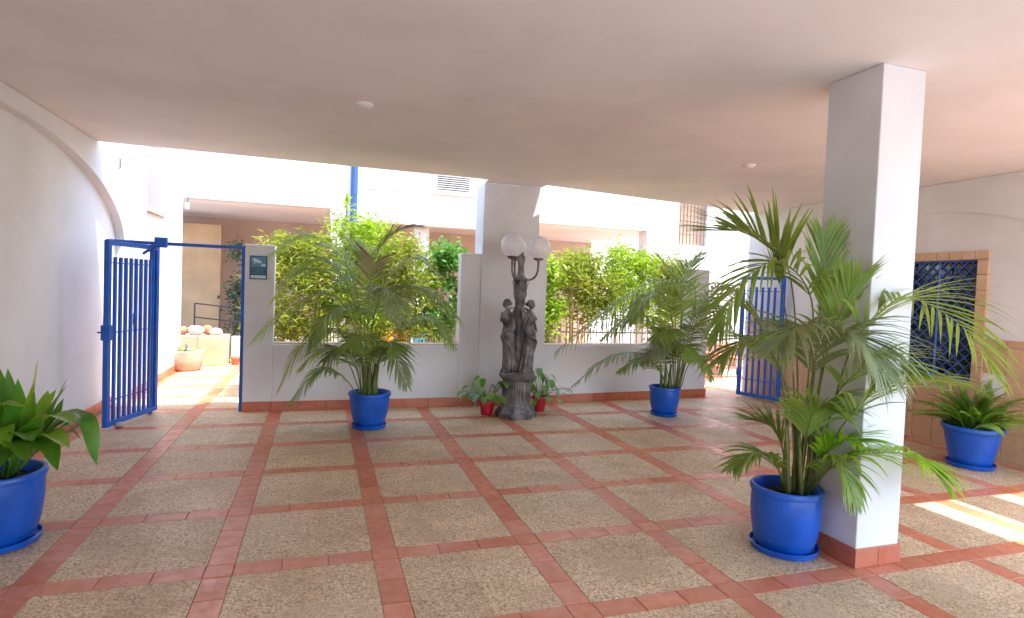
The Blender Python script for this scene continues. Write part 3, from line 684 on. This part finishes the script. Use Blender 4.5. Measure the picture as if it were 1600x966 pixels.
# ---- palm A: in front of the left wall opening
PA = (1.99, 5.06); D0 = depth((*PA, .5))
pa = thing('potted_palm', 'feathery palm in a blue pot in front of the left wall opening', 'potted palm', (*PA, 0), 'potted palms in blue pots')
pot(pa, *PA, .225, .385, .165)
bs = lambda x, dd=0: (x, 622, dd)
specA = [  # px, py, depth offset
 ([bs(570), (556, 520, .0), (520, 462, -.1), (455, 478, -.2), (396, 532, -.25)], .40, 'palm_leaf', .5),
 ([bs(566), (550, 545, -.1), (515, 512, -.3), (468, 545, -.45), (436, 606, -.5)], .36, 'palm_leaf', .55),
 ([bs(562), (535, 588, -.15), (500, 577, -.3), (450, 632, -.45)], .26, 'palm_leaf', .6),
 ([bs(578), (588, 540, .0), (622, 462, -.05), (668, 452, -.1), (719, 500, -.15)], .42, 'palm_leaf', .75),
 ([bs(582), (592, 560, -.1), (612, 545, -.3), (636, 603, -.4)], .30, 'palm_leaf_pale', .6),
 ([bs(568), (560, 470, .1), (530, 398, .15), (478, 368, .1), (424, 396, .0)], .40, 'palm_leaf', .5),
 ([bs(574), (576, 470, .15), (588, 400, .2), (618, 362, .2), (655, 352, .2)], .30, 'palm_leaf_dry', .25),
 ([bs(566), (552, 490, .05), (515, 428, .1), (466, 425, .05), (425, 470, .0)], .38, 'palm_leaf', .55),
 ([bs(578), (584, 500, .2), (608, 432, .3), (648, 405, .35), (690, 432, .35)], .38, 'palm_leaf', .5),
 ([bs(576), (580, 520, -.1), (592, 470, -.3), (606, 452, -.45), (628, 500, -.6)], .36, 'palm_leaf_pale', .6),
 ([bs(570), (562, 520, -.15), (540, 480, -.35), (512, 492, -.5), (490, 540, -.6)], .36, 'palm_leaf', .6),
 ([bs(580), (600, 540, .1), (640, 500, .15), (680, 500, .1), (708, 540, .05)], .34, 'palm_leaf', .7),
 ([bs(572), (570, 500, .3), (575, 430, .45), (560, 380, .55)], .36, 'palm_leaf', .3),
 ([bs(568), (556, 575, -.2), (536, 545, -.4), (508, 562, -.55)], .30, 'palm_leaf_pale', .6),
 ([bs(574), (572, 560, -.25), (566, 525, -.5), (548, 540, -.75)], .30, 'palm_leaf', .65),
 ([bs(578), (590, 570, -.2), (604, 535, -.4), (622, 545, -.5)], .30, 'palm_leaf', .6),
 ([bs(566), (540, 560, .0), (505, 545, .05), (470, 575, .05)], .30, 'palm_leaf', .6),
 ([bs(570), (558, 500, .1), (540, 440, .1), (505, 405, .1), (460, 420, .1)], .36, 'palm_leaf', .5),
]
for spec, L, m_, dr in specA: frond(pa, pxf(D0, spec), L*1.25, 36, .025, .34, dr*1.15, .10, m_, .008, 1.08)
for k in range(7):
    a = k*.9; x0, y0 = PA[0]+.07*math.cos(a), PA[1]+.07*math.sin(a)
    MB().tube([(x0, y0, .33), (x0*.7+PA[0]*.3+.015*math.cos(a), y0*.7+PA[1]*.3, .52), (x0+.02*math.cos(a), y0+.02*math.sin(a), .74)], [.028, .020, .010], 7).build('stem', 'palm_stalk', pa, smooth=True)

# ---- palm B: in front of the right wall opening
PB = (5.95, 5.14); D0 = depth((*PB, .5))
pb = thing('potted_palm', 'wide arching palm in a smaller blue pot before the right wall opening', 'potted palm', (*PB, 0), 'potted palms in blue pots')
pot(pb, *PB, .20, .37, .155)
bs = lambda x, dd=0: (x, 612, dd)
specB = [
 ([bs(1055), (1076, 520, .0), (1084, 448, .0), (1020, 440, -.1), (945, 488, -.25), (870, 548, -.4)], .50, 'palm_leaf', .8),
 ([bs(1046), (1028, 575, -.1), (1000, 552, -.2), (950, 560, -.3), (896, 602, -.4)], .24, 'palm_leaf_pale', .5),
 ([bs(1044), (1030, 580, -.2), (1006, 560, -.4), (966, 580, -.55)], .24, 'palm_leaf', .7),
 ([bs(1058), (1074, 540, .1), (1092, 482, .15), (1122, 480, .15), (1148, 522, .15)], .34, 'palm_leaf', .7),
 ([bs(1062), (1076, 570, -.1), (1094, 560, -.25), (1112, 592, -.35)], .26, 'palm_leaf', .6),
 ([bs(1056), (1064, 500, .2), (1072, 430, .3), (1096, 396, .35)], .34, 'palm_leaf', .4),
 ([bs(1050), (1044, 540, -.1), (1026, 500, -.25), (986, 496, -.4), (940, 530, -.5)], .34, 'palm_leaf', .7),
 ([bs(1052), (1052, 520, -.15), (1040, 470, -.3), (1012, 462, -.45), (985, 500, -.6)], .34, 'palm_leaf', .7),
 ([bs(1058), (1066, 545, -.15), (1080, 512, -.35), (1104, 520, -.45)], .32, 'palm_leaf_pale', .6),
 ([bs(1050), (1046, 560, -.2), (1036, 530, -.45), (1020, 560, -.7)], .28, 'palm_leaf_pale', .7),
 ([bs(1060), (1090, 500, .25), (1120, 450, .35), (1158, 455, .35)], .32, 'palm_leaf_dry', .6),
 ([bs(1054), (1056, 510, .3), (1050, 440, .4), (1030, 400, .45)], .32, 'palm_leaf', .4),
 ([bs(1048), (1040, 570, -.2), (1024, 548, -.4), (1000, 565, -.55)], .28, 'palm_leaf_pale', .65),
 ([bs(1056), (1062, 565, -.25), (1070, 540, -.5), (1086, 560, -.65)], .28, 'palm_leaf', .65),
 ([bs(1054), (1064, 520, .1), (1060, 460, .1), (1015, 455, .1), (960, 500, .1)], .36, 'palm_leaf', .75),
 ([bs(1058), (1080, 530, .2), (1100, 470, .25), (1126, 500, .3), (1140, 560, .3)], .32, 'palm_leaf', .75),
 ([bs(1052), (1050, 545, -.3), (1044, 515, -.55), (1030, 530, -.8)], .28, 'palm_leaf', .7),
]
for spec, L, m_, dr in specB: frond(pb, pxf(D0, spec), L*1.25, 36, .025, .34, dr*1.15, .10, m_, .008, 1.08)
for k in range(6):
    a = k*1.05; x0, y0 = PB[0]+.06*math.cos(a), PB[1]+.06*math.sin(a)
    MB().tube([(x0, y0, .32), (x0, y0, .5), (x0+.02*math.cos(a), y0+.02*math.sin(a), .70)], [.024, .018, .010], 7).build('stem', 'palm_stalk', pb, smooth=True)

# ---- palm C: the near one by the pillar
PC = (4.385, 1.27); D0 = depth((*PC, .5))
pc = thing('potted_palm', 'largest palm in a blue pot, nearest the viewer against the square pillar', 'potted palm', (*PC, 0), 'potted palms in blue pots')
pot(pc, *PC, .208, .40, .180, bulge=.02)
bs = lambda x, dd=0: (x, 772, dd)
specC = [
 ([bs(1262), (1300, 640, .0), (1330, 545, -.2), (1372, 492, -.35), (1425, 466, -.35), (1505, 512, -.25), (1560, 590, -.3)], .42, 'palm_leaf', .55, .42),
 ([bs(1268), (1290, 738, -.1), (1330, 713, -.2), (1405, 708, -.3), (1445, 724, -.35), (1482, 762, -.4)], .27, 'palm_leaf_young', .7, .38),
 ([bs(1258), (1300, 690, -.05), (1352, 625, -.15), (1420, 590, -.2), (1500, 600, -.25)], .36, 'palm_leaf', .45, .42),
 ([bs(1236), (1246, 620, .1), (1240, 470, .1), (1222, 400, .05), (1176, 366, .0), (1128, 360, -.05)], .48, 'palm_leaf', .14, .60),
 ([bs(1250), (1268, 620, .05), (1280, 500, .05), (1286, 420, .1), (1286, 372, .1)], .24, 'palm_leaf', .05, .62),
 ([bs(1240), (1240, 600, .15), (1226, 480, .2), (1216, 430, .2), (1216, 395, .2)], .27, 'palm_leaf', .02, .70),
 ([bs(1246), (1262, 600, -.05), (1268, 470, -.15), (1220, 410, -.25), (1160, 440, -.35), (1118, 530, -.4)], .34, 'palm_leaf', .7, .46),
 ([bs(1254), (1280, 610, .1), (1298, 530, .1), (1322, 470, .1), (1340, 440, .1)], .26, 'palm_leaf', .15, .55),
 ([bs(1254), (1280, 600, -.15), (1296, 530, -.3), (1340, 525, -.5), (1388, 590, -.65)], .38, 'palm_leaf_pale', .65, .42),
 ([bs(1228), (1214, 730, -.05), (1184, 706, -.12), (1142, 730, -.2)], .20, 'palm_leaf', .6, .35),
 ([bs(1232), (1222, 700, .05), (1206, 668, .08), (1176, 656, .1)], .24, 'palm_leaf', .3, .40),
 ([bs(1264), (1288, 735, -.15), (1312, 722, -.25), (1336, 785, -.35)], .24, 'palm_leaf', .75, .30),
 ([bs(1242), (1236, 640, -.05), (1210, 560, -.15), (1170, 530, -.25), (1128, 560, -.3)], .32, 'palm_leaf', .6, .46),
 ([bs(1250), (1262, 640, -.1), (1270, 560, -.25), (1250, 510, -.45), (1215, 540, -.6)], .36, 'palm_leaf_pale', .65, .46),
 ([bs(1258), (1290, 650, .1), (1330, 590, .2), (1385, 560, .25), (1440, 585, .25)], .32, 'palm_leaf', .5, .46),
 ([bs(1248), (1258, 690, -.12), (1275, 640, -.25), (1310, 640, -.35)], .28, 'palm_leaf', .6, .4),
 ([bs(1260), (1282, 720, .05), (1310, 690, .1), (1352, 690, .15)], .26, 'palm_leaf_young', .4, .4),
 ([bs(1234), (1228, 640, .2), (1204, 540, .3), (1160, 480, .35), (1110, 500, .35)], .34, 'palm_leaf', .5, .5),
]
for spec, L, m_, dr, s0 in specC: frond(pc, pxf(D0, clear_pillar(D0, spec)), L*1.3, 32, .0225, s0-.04, dr, .22, m_, .0075, .82)
for k, (x, d) in enumerate([(1222, .02), (1232, -.06), (1243, .05), (1252, -.08), (1262, .0), (1272, .06), (1247, .0)]):
    b0 = at(x, 775, D0+d); t0 = at(x+random.uniform(-6, 10), 640+random.uniform(-30, 20), D0+d)
    MB().tube([b0, b0*.5+t0*.5, t0], [.016, .012, .007], 7).build('stem', 'palm_stalk', pc, smooth=True)

# ---- cast-iron plant, front left
PL = (-.40, 2.46); D0 = depth((*PL, .5))
al = thing('potted_plant', 'broad-leaved plant in a blue pot cut by the left edge', 'potted plant', (*PL, 0))
pot(al, *PL, .235, .42, .19)
def broad_leaf(parent, base, mid, tip, w, material, fold=.25, stalk=.35, side=None, name='leaf'):
    R_ = crm([base, mid, tip], 15); mb = MB(); mb.tube(R_[:8], .0045, 5); pr = []
    for i in range(15):
        q = i/14; pr.append(.06 if q < stalk*.7 else max(.02, math.sin(math.pi*min(1, max(0, (q-stalk*.7)/(1-stalk*.7)))**.85)**.8))
    blade(mb, R_, w, fold, pr, side); return mb.build(name, material, parent, smooth=True)
tips = [((60, 560), (48, 650), .0, .10, 'cast_leaf_bright'), ((12, 576), (16, 660), .1, .075, 'cast_leaf'), ((28, 592), (26, 668), -.1, .07, 'cast_leaf'),
        ((106, 590), (72, 660), .05, .06, 'cast_leaf'), ((100, 622), (70, 672), .2, .055, 'cast_leaf'), ((148, 659), (92, 650), -.05, .085, 'cast_leaf'),
        ((151, 726), (118, 650), -.1, .10, 'cast_leaf'), ((117, 662), (70, 655), -.25, .11, 'cast_leaf_bright'), ((40, 636), (-10, 640), -.3, .09, 'cast_leaf_bright'),
        ((82, 712), (40, 690), -.4, .12, 'cast_leaf'), ((10, 700), (0, 670), -.4, .10, 'cast_leaf_bright'), ((-30, 600), (-10, 660), .0, .10, 'cast_leaf'),
        ((90, 735), (60, 690), -.35, .09, 'cast_leaf'), ((50, 690), (35, 680), -.45, .11, 'cast_leaf'), ((75, 610), (55, 670), .25, .09, 'cast_leaf_bright'),
        ((-40, 680), (-20, 650), -.2, .11, 'cast_leaf'), ((130, 690), (90, 665), .15, .09, 'cast_leaf'), ((-60, 640), (-30, 640), .1, .1, 'cast_leaf'),
        ((64, 650), (40, 690), -.3, .10, 'cast_leaf'), ((38, 720), (22, 690), -.5, .10, 'cast_leaf'), ((-10, 560), (0, 650), .2, .09, 'cast_leaf'), ((108, 700), (70, 680), -.45, .10, 'cast_leaf_bright')]
for k, (tp, md, dd, w, m_) in enumerate(tips):
    a = k*2.4; base = (PL[0]+.09*math.cos(a), PL[1]+.09*math.sin(a), .40)
    broad_leaf(al, base, at(*md, D0+dd*.5), at(*tp, D0+dd), w*1.18, m_, .28, .34)
for k in range(26):
    a = k*2.399+.3; el = random.uniform(.85, 1.42); Lf = random.uniform(.40, .64); d = np.array([math.cos(a)*math.cos(el), math.sin(a)*math.cos(el), math.sin(el)])
    base = np.array([PL[0]+.08*math.cos(a), PL[1]+.08*math.sin(a), .40])
    broad_leaf(al, base, base+d*Lf*.55, base+d*Lf-np.array([0, 0, .10*math.cos(el)]), random.uniform(.075, .105), 'cast_leaf' if k % 3 else 'cast_leaf_bright', .28, .34)

# ---- fern, far right
PF = (7.86, 2.42)
fe = thing('potted_fern', 'bushy green fern in a blue pot against the tiled dado on the right', 'potted plant', (*PF, 0))
pot(fe, *PF, .255, .40, .18, bulge=.0)
variants = []
for k in range(5):
    mb = MB(); Lf = .42+.06*k; n_ = 20; R_ = [np.array([Lf*q*(.22+.42*q), 0, Lf*q*(1.35-.55*q)]) for q in np.linspace(0, 1, n_)]
    mb.tube(R_, [.003]*n_, 4)
    for i in range(2, n_):
        for s in (-1, 1):
            for h_ in (0, .5):
                p = R_[i]*(1-h_)+R_[i-1]*h_; ll = .055*math.sin(math.pi*min(1, .12+.9*i/n_))+.010
                q = p+np.array([.35*ll, s*ll, -.1*ll+random.uniform(-.006, .006)]); blade(mb, [p, p*.45+q*.55+np.array([0, 0, .003]), q], .016, .2, [.7, 1, .1])
    variants.append(mb.mesh('frond', 'fern_leaf', (0, 0, 0), True))
for k in range(120):
    a = k*2.399; o = link('frond', variants[k % 5], fe, (.11*math.cos(a)*random.random(), .11*math.sin(a)*random.random(), .35))
    o.rotation_euler = (random.uniform(-.3, .3), random.uniform(-.45, .75), a); s_ = random.uniform(.62, 1.0); o.scale = (s_, s_, s_)

# ---- small heart-leaved plants in red pots beside the lamp
def red_plant(P, r, h, seed, label, reach):
    random.seed(seed); t = thing('potted_plant', label, 'potted plant', (*P, 0), 'small red pots beside the statue lamp')
    pot(t, *P, r, h, r*.72, 'red_glaze', False, bulge=.0)
    for k in range(34):
        a = k*2.399; el = random.uniform(-.2, 1.2); Lf = random.uniform(.16, .34)*reach*1.12; d = np.array([math.cos(a)*math.cos(el), math.sin(a)*math.cos(el)*.8, math.sin(el)])
        if d[1] > .3: d[1] *= .4
        base = np.array([P[0]+.03*math.cos(a), P[1]+.03*math.sin(a), h-.02]); hub = base+d*Lf+np.array([0, 0, .06]); 
        out = np.array([d[0], d[1]*.8-.25, -.55]); out /= np.linalg.norm(out); ln = random.uniform(.09, .14)
        pts = [hub+out*ln*q+np.array([0, 0, -.02*q*q]) for q in np.linspace(0, 1, 8)]
        mb = MB(); mb.tube(crm([base, base*.5+hub*.5+np.array([0, 0, .03]), hub], 7), .0035, 5)
        blade(mb, pts, ln*.85, .22, [.55, .95, 1, .92, .74, .5, .25, .03]); mb.build('leaf', 'pothos_leaf', t, smooth=True)
red_plant((3.52, 5.50), .105, .20, 3, 'heart-leaved plant in a tilted-looking red pot left of the statue lamp', 1.0)
red_plant((4.30, 5.62), .10, .21, 5, 'heart-leaved plant in a red pot half hidden right of the statue lamp', .95)
random.seed(11)

# ---- stone trough planter beyond the gate
tr_ = thing('stone_planter', 'rough round stone planter with dry succulents beyond the gate', 'planter', (-.82, 9.75, 0))
mb = MB().lathe([(.20, 0), (.24, .05), (.255, .2), (.26, .34), (.235, .36), (.2, .34), (.18, .28), (0, .28)], 22, (-.80, 9.75, 0)); mb.v = [(x+random.uniform(-.01, .01), y+random.uniform(-.01, .01), z) for x, y, z in mb.v]; mb.build('trough', 'sand_stone', tr_, smooth=40)
for k in range(20):
    a = k*2.399; el = random.uniform(.2, 1.2); L2 = random.uniform(.12, .24); d = np.array([math.cos(a)*math.cos(el), math.sin(a)*math.cos(el), math.sin(el)])
    base = np.array([-.80+.1*math.cos(a), 9.75+.1*math.sin(a), .30]); blade(MB(), [base, base+d*L2*.5, base+d*L2-np.array([0, 0, .03])], .05, .3, [.7, 1, .08]).build('leaf', 'bamboo_leaf' if k % 2 else 'dark_leaf', tr_, smooth=True)

# ================================================================== STATUE LAMP
LX, LY = 3.87, 5.36
lp = thing('statue_lamp', 'dark cast lamp post with three draped female figures and three globes', 'lamp', (LX, LY, 0))
ph = math.pi/8
def poly_lathe(prof, n=8): return MB().lathe(prof, n, (LX, LY, 0), ph)
base_o = poly_lathe([(.265, .0), (.27, .03), (.27, .065), (.245, .08), (.235, .11), (.205, .14), (.0, .14)]).build('plinth', 'lamp_iron', lp)
ped = poly_lathe([(.198, .139), (.198, .16), (.186, .175), (.180, .46), (.195, .48), (.0, .48)]).build('pedestal', 'lamp_iron', lp)
for k in range(8):
    a = 2*math.pi*k/8; nx, ny = math.cos(a), math.sin(a); R0 = .1685
    for q in (-1, 0, 1):
        mb = MB(); mb.xf = Matrix.Translation((LX+nx*R0, LY+ny*R0, .32)) @ Matrix.Rotation(a, 4, 'Z'); mb.box(0, .014, q*.036-.013, q*.036+.013, -.125, .125, bev=.004); mb.build('flute', 'lamp_iron', ped)
MB().lathe([(.175, .478), (.20, .49), (.222, .515), (.232, .53), (.232, .565), (.215, .58), (.18, .595), (.0, .60)], 32, (LX, LY, 0)).build('pedestal_cap', 'lamp_iron', lp, smooth=35)
MB().lathe([(.07, .59), (.065, .9), (.06, 1.2), (.066, 1.28), (.088, 1.34), (.075, 1.40), (.058, 1.44), (.062, 1.5), (.082, 1.56), (.090, 1.60), (.078, 1.63), (.080, 1.72), (.098, 1.76), (.095, 1.79), (.06, 1.81), (.045, 1.85), (.038, 1.95), (.05, 2.02), (.052, 2.06), (.03, 2.10), (.02, 2.14), (.028, 2.17), (.012, 2.21), (0, 2.24)], 20, (LX, LY, 0)).build('shaft', 'lamp_iron', lp, smooth=35)
for k in range(10):
    a = 2*math.pi*k/10; blade(MB(), [(LX+.085*math.cos(a), LY+.085*math.sin(a), 1.62), (LX+.096*math.cos(a), LY+.096*math.sin(a), 1.69), (LX+.125*math.cos(a), LY+.125*math.sin(a), 1.765)], .05, .3, [.8, 1, .2]).build('acanthus_leaf', 'lamp_iron', lp, smooth=True)
def make_figure():
    """one draped standing woman, facing +X, feet at z=0, 0.93 m tall; primitives fused to one skin"""
    mb = MB(); n = 36
    sec = [(.0, .088, .100, .0), (.04, .084, .098, .0), (.16, .074, .090, .004), (.28, .070, .086, .010), (.38, .070, .088, .014), (.46, .074, .094, .012), (.52, .070, .086, .008),
           (.575, .054, .066, .006), (.62, .054, .066, .008), (.67, .066, .076, .014), (.71, .064, .082, .012), (.745, .048, .082, .004), (.765, .034, .050, .002), (.78, .026, .028, .002), (.805, .024, .025, .004)]
    vs = []; fs = []
    for z, rx, ry, ox in sec:
        for k in range(n):
            a = 2*math.pi*k/n; fold = 1+(.10*math.sin(9*a+3*z)*max(0, 1-z/.58)+.05*math.sin(15*a)*max(0, 1-z/.6)); sway = .018*math.sin(z*5.5)
            vs.append((ox+rx*fold*math.cos(a), sway+ry*fold*math.sin(a), z))
    for i in range(len(sec)-1):
        for k in range(n):
            a, b_ = i*n+k, i*n+(k+1) % n; fs.append((a, b_, b_+n, a+n))
    fs.append(tuple(range(n-1, -1, -1))); fs.append(tuple(range((len(sec)-1)*n, len(sec)*n))); mb.add(vs, fs)
    hx, hy, hz = .014, -.016, .865
    mb.ball((hx, hy, hz), (.044, .038, .055), 16, 12); mb.ball((hx+.018, hy, hz-.032), (.024, .024, .024), 12, 8)       # skull, jaw
    mb.ball((hx+.046, hy, hz-.008), (.010, .007, .014), 8, 6)                                                         # nose
    mb.ball((hx-.012, hy, hz+.022), (.046, .045, .042), 14, 10); mb.ball((hx-.052, hy, hz-.004), (.028, .030, .026), 10, 8)   # hair and bun
    for s in (-1, 1): mb.ball((hx-.004, hy+s*.040, hz-.004), (.016, .010, .024), 8, 6); mb.ball((.056, s*.030, .685), (.026, .028, .028), 10, 8)
    sh = .74
    mb.tube(crm([(.0, .078, sh), (-.006, .118, .63), (.012, .142, .545), (.046, .108, .535), (.062, .066, .52)], 12), [.026, .025, .024, .023, .022, .021, .020, .019, .018, .017, .015, .015], 10)   # hand to hip
    mb.tube(crm([(.0, -.078, sh), (.012, -.128, .70), (.010, -.148, .62), (-.03, -.12, .72), (-.07, -.08, .80)], 12), [.026, .025, .024, .023, .022, .021, .020, .019, .018, .017, .015, .015], 10)  # arm back to shaft
    for j in range(4): mb.tube([(.062, .062-.004*j, .525-.010*j), (.074, .052-.004*j, .505-.010*j), (.074, .036-.004*j, .496-.010*j)], .0065, 6); mb.tube([(-.07, -.08+.008*j, .80), (-.084, -.066+.008*j, .812), (-.09, -.05+.008*j, .806)], .0065, 6)
    mb.tube(crm([(.03, -.088, .47), (.075, -.03, .44), (.083, .04, .40), (.05, .10, .34), (.02, .12, .22)], 14), [.018, .02, .022, .023, .024, .025, .025, .025, .024, .022, .02, .018, .016, .012], 8)  # swag of cloth
    mb.tube(crm([(.05, -.07, .75), (.075, .0, .63), (.06, .07, .56)], 8), .012, 6); mb.ball((.07, .035, .008), (.04, .02, .018), 8, 6); mb.ball((.07, -.035, .008), (.04, .02, .018), 8, 6)
    return mb
fm = make_figure().mesh('figure', 'lamp_iron', (0, 0, 0), True)
tmp = bpy.data.objects.new('figure_source', fm); COL.objects.link(tmp)
rm = tmp.modifiers.new('r', 'REMESH'); rm.mode = 'VOXEL'; rm.voxel_size = .0055; rm.use_smooth_shade = True
sm = tmp.modifiers.new('s', 'SMOOTH'); sm.factor = .5; sm.iterations = 2
dg = bpy.context.evaluated_depsgraph_get(); fig = bpy.data.meshes.new_from_object(tmp.evaluated_get(dg)); fig.name = 'figure'
bpy.data.objects.remove(tmp); fig.materials.clear(); fig.materials.append(MATS['lamp_iron'])
fig.polygons.foreach_set('use_smooth', [True]*len(fig.polygons))
view = math.atan2(CAM[1]-LY, CAM[0]-LX)
for k, off in enumerate((math.radians(62), math.radians(-62), math.pi)):
    a = view+off*.98; o = link('figure', fig, lp, (.118*math.cos(a), .118*math.sin(a), .598)); o.rotation_euler = (0, .06, a); o.scale = (1.06, 1.08, 1.0)
for k, off in enumerate((math.radians(97), math.radians(-30), math.radians(-158))):
    a = view+off; c, s = math.cos(a), math.sin(a); R1 = .225
    prof = [(.03, 1.80), (.10, 1.775), (.17, 1.80), (.215, 1.87), (.225, 1.97), (.225, 2.03)]
    ar = MB().tube(crm([(LX+c*r_, LY+s*r_, z) for r_, z in prof], 18), .014, 8).build('arm', 'lamp_iron', lp, smooth=True)
    MB().lathe([(.014, 2.02), (.04, 2.03), (.066, 2.045), (.07, 2.06), (.045, 2.065), (0, 2.065)], 18, (LX+c*R1, LY+s*R1, 0)).build('cup', 'lamp_iron', ar, smooth=35)
    MB().ball((LX+c*R1, LY+s*R1, 2.198), .150, 32, 20).build('globe', 'globe', lp, smooth=True)
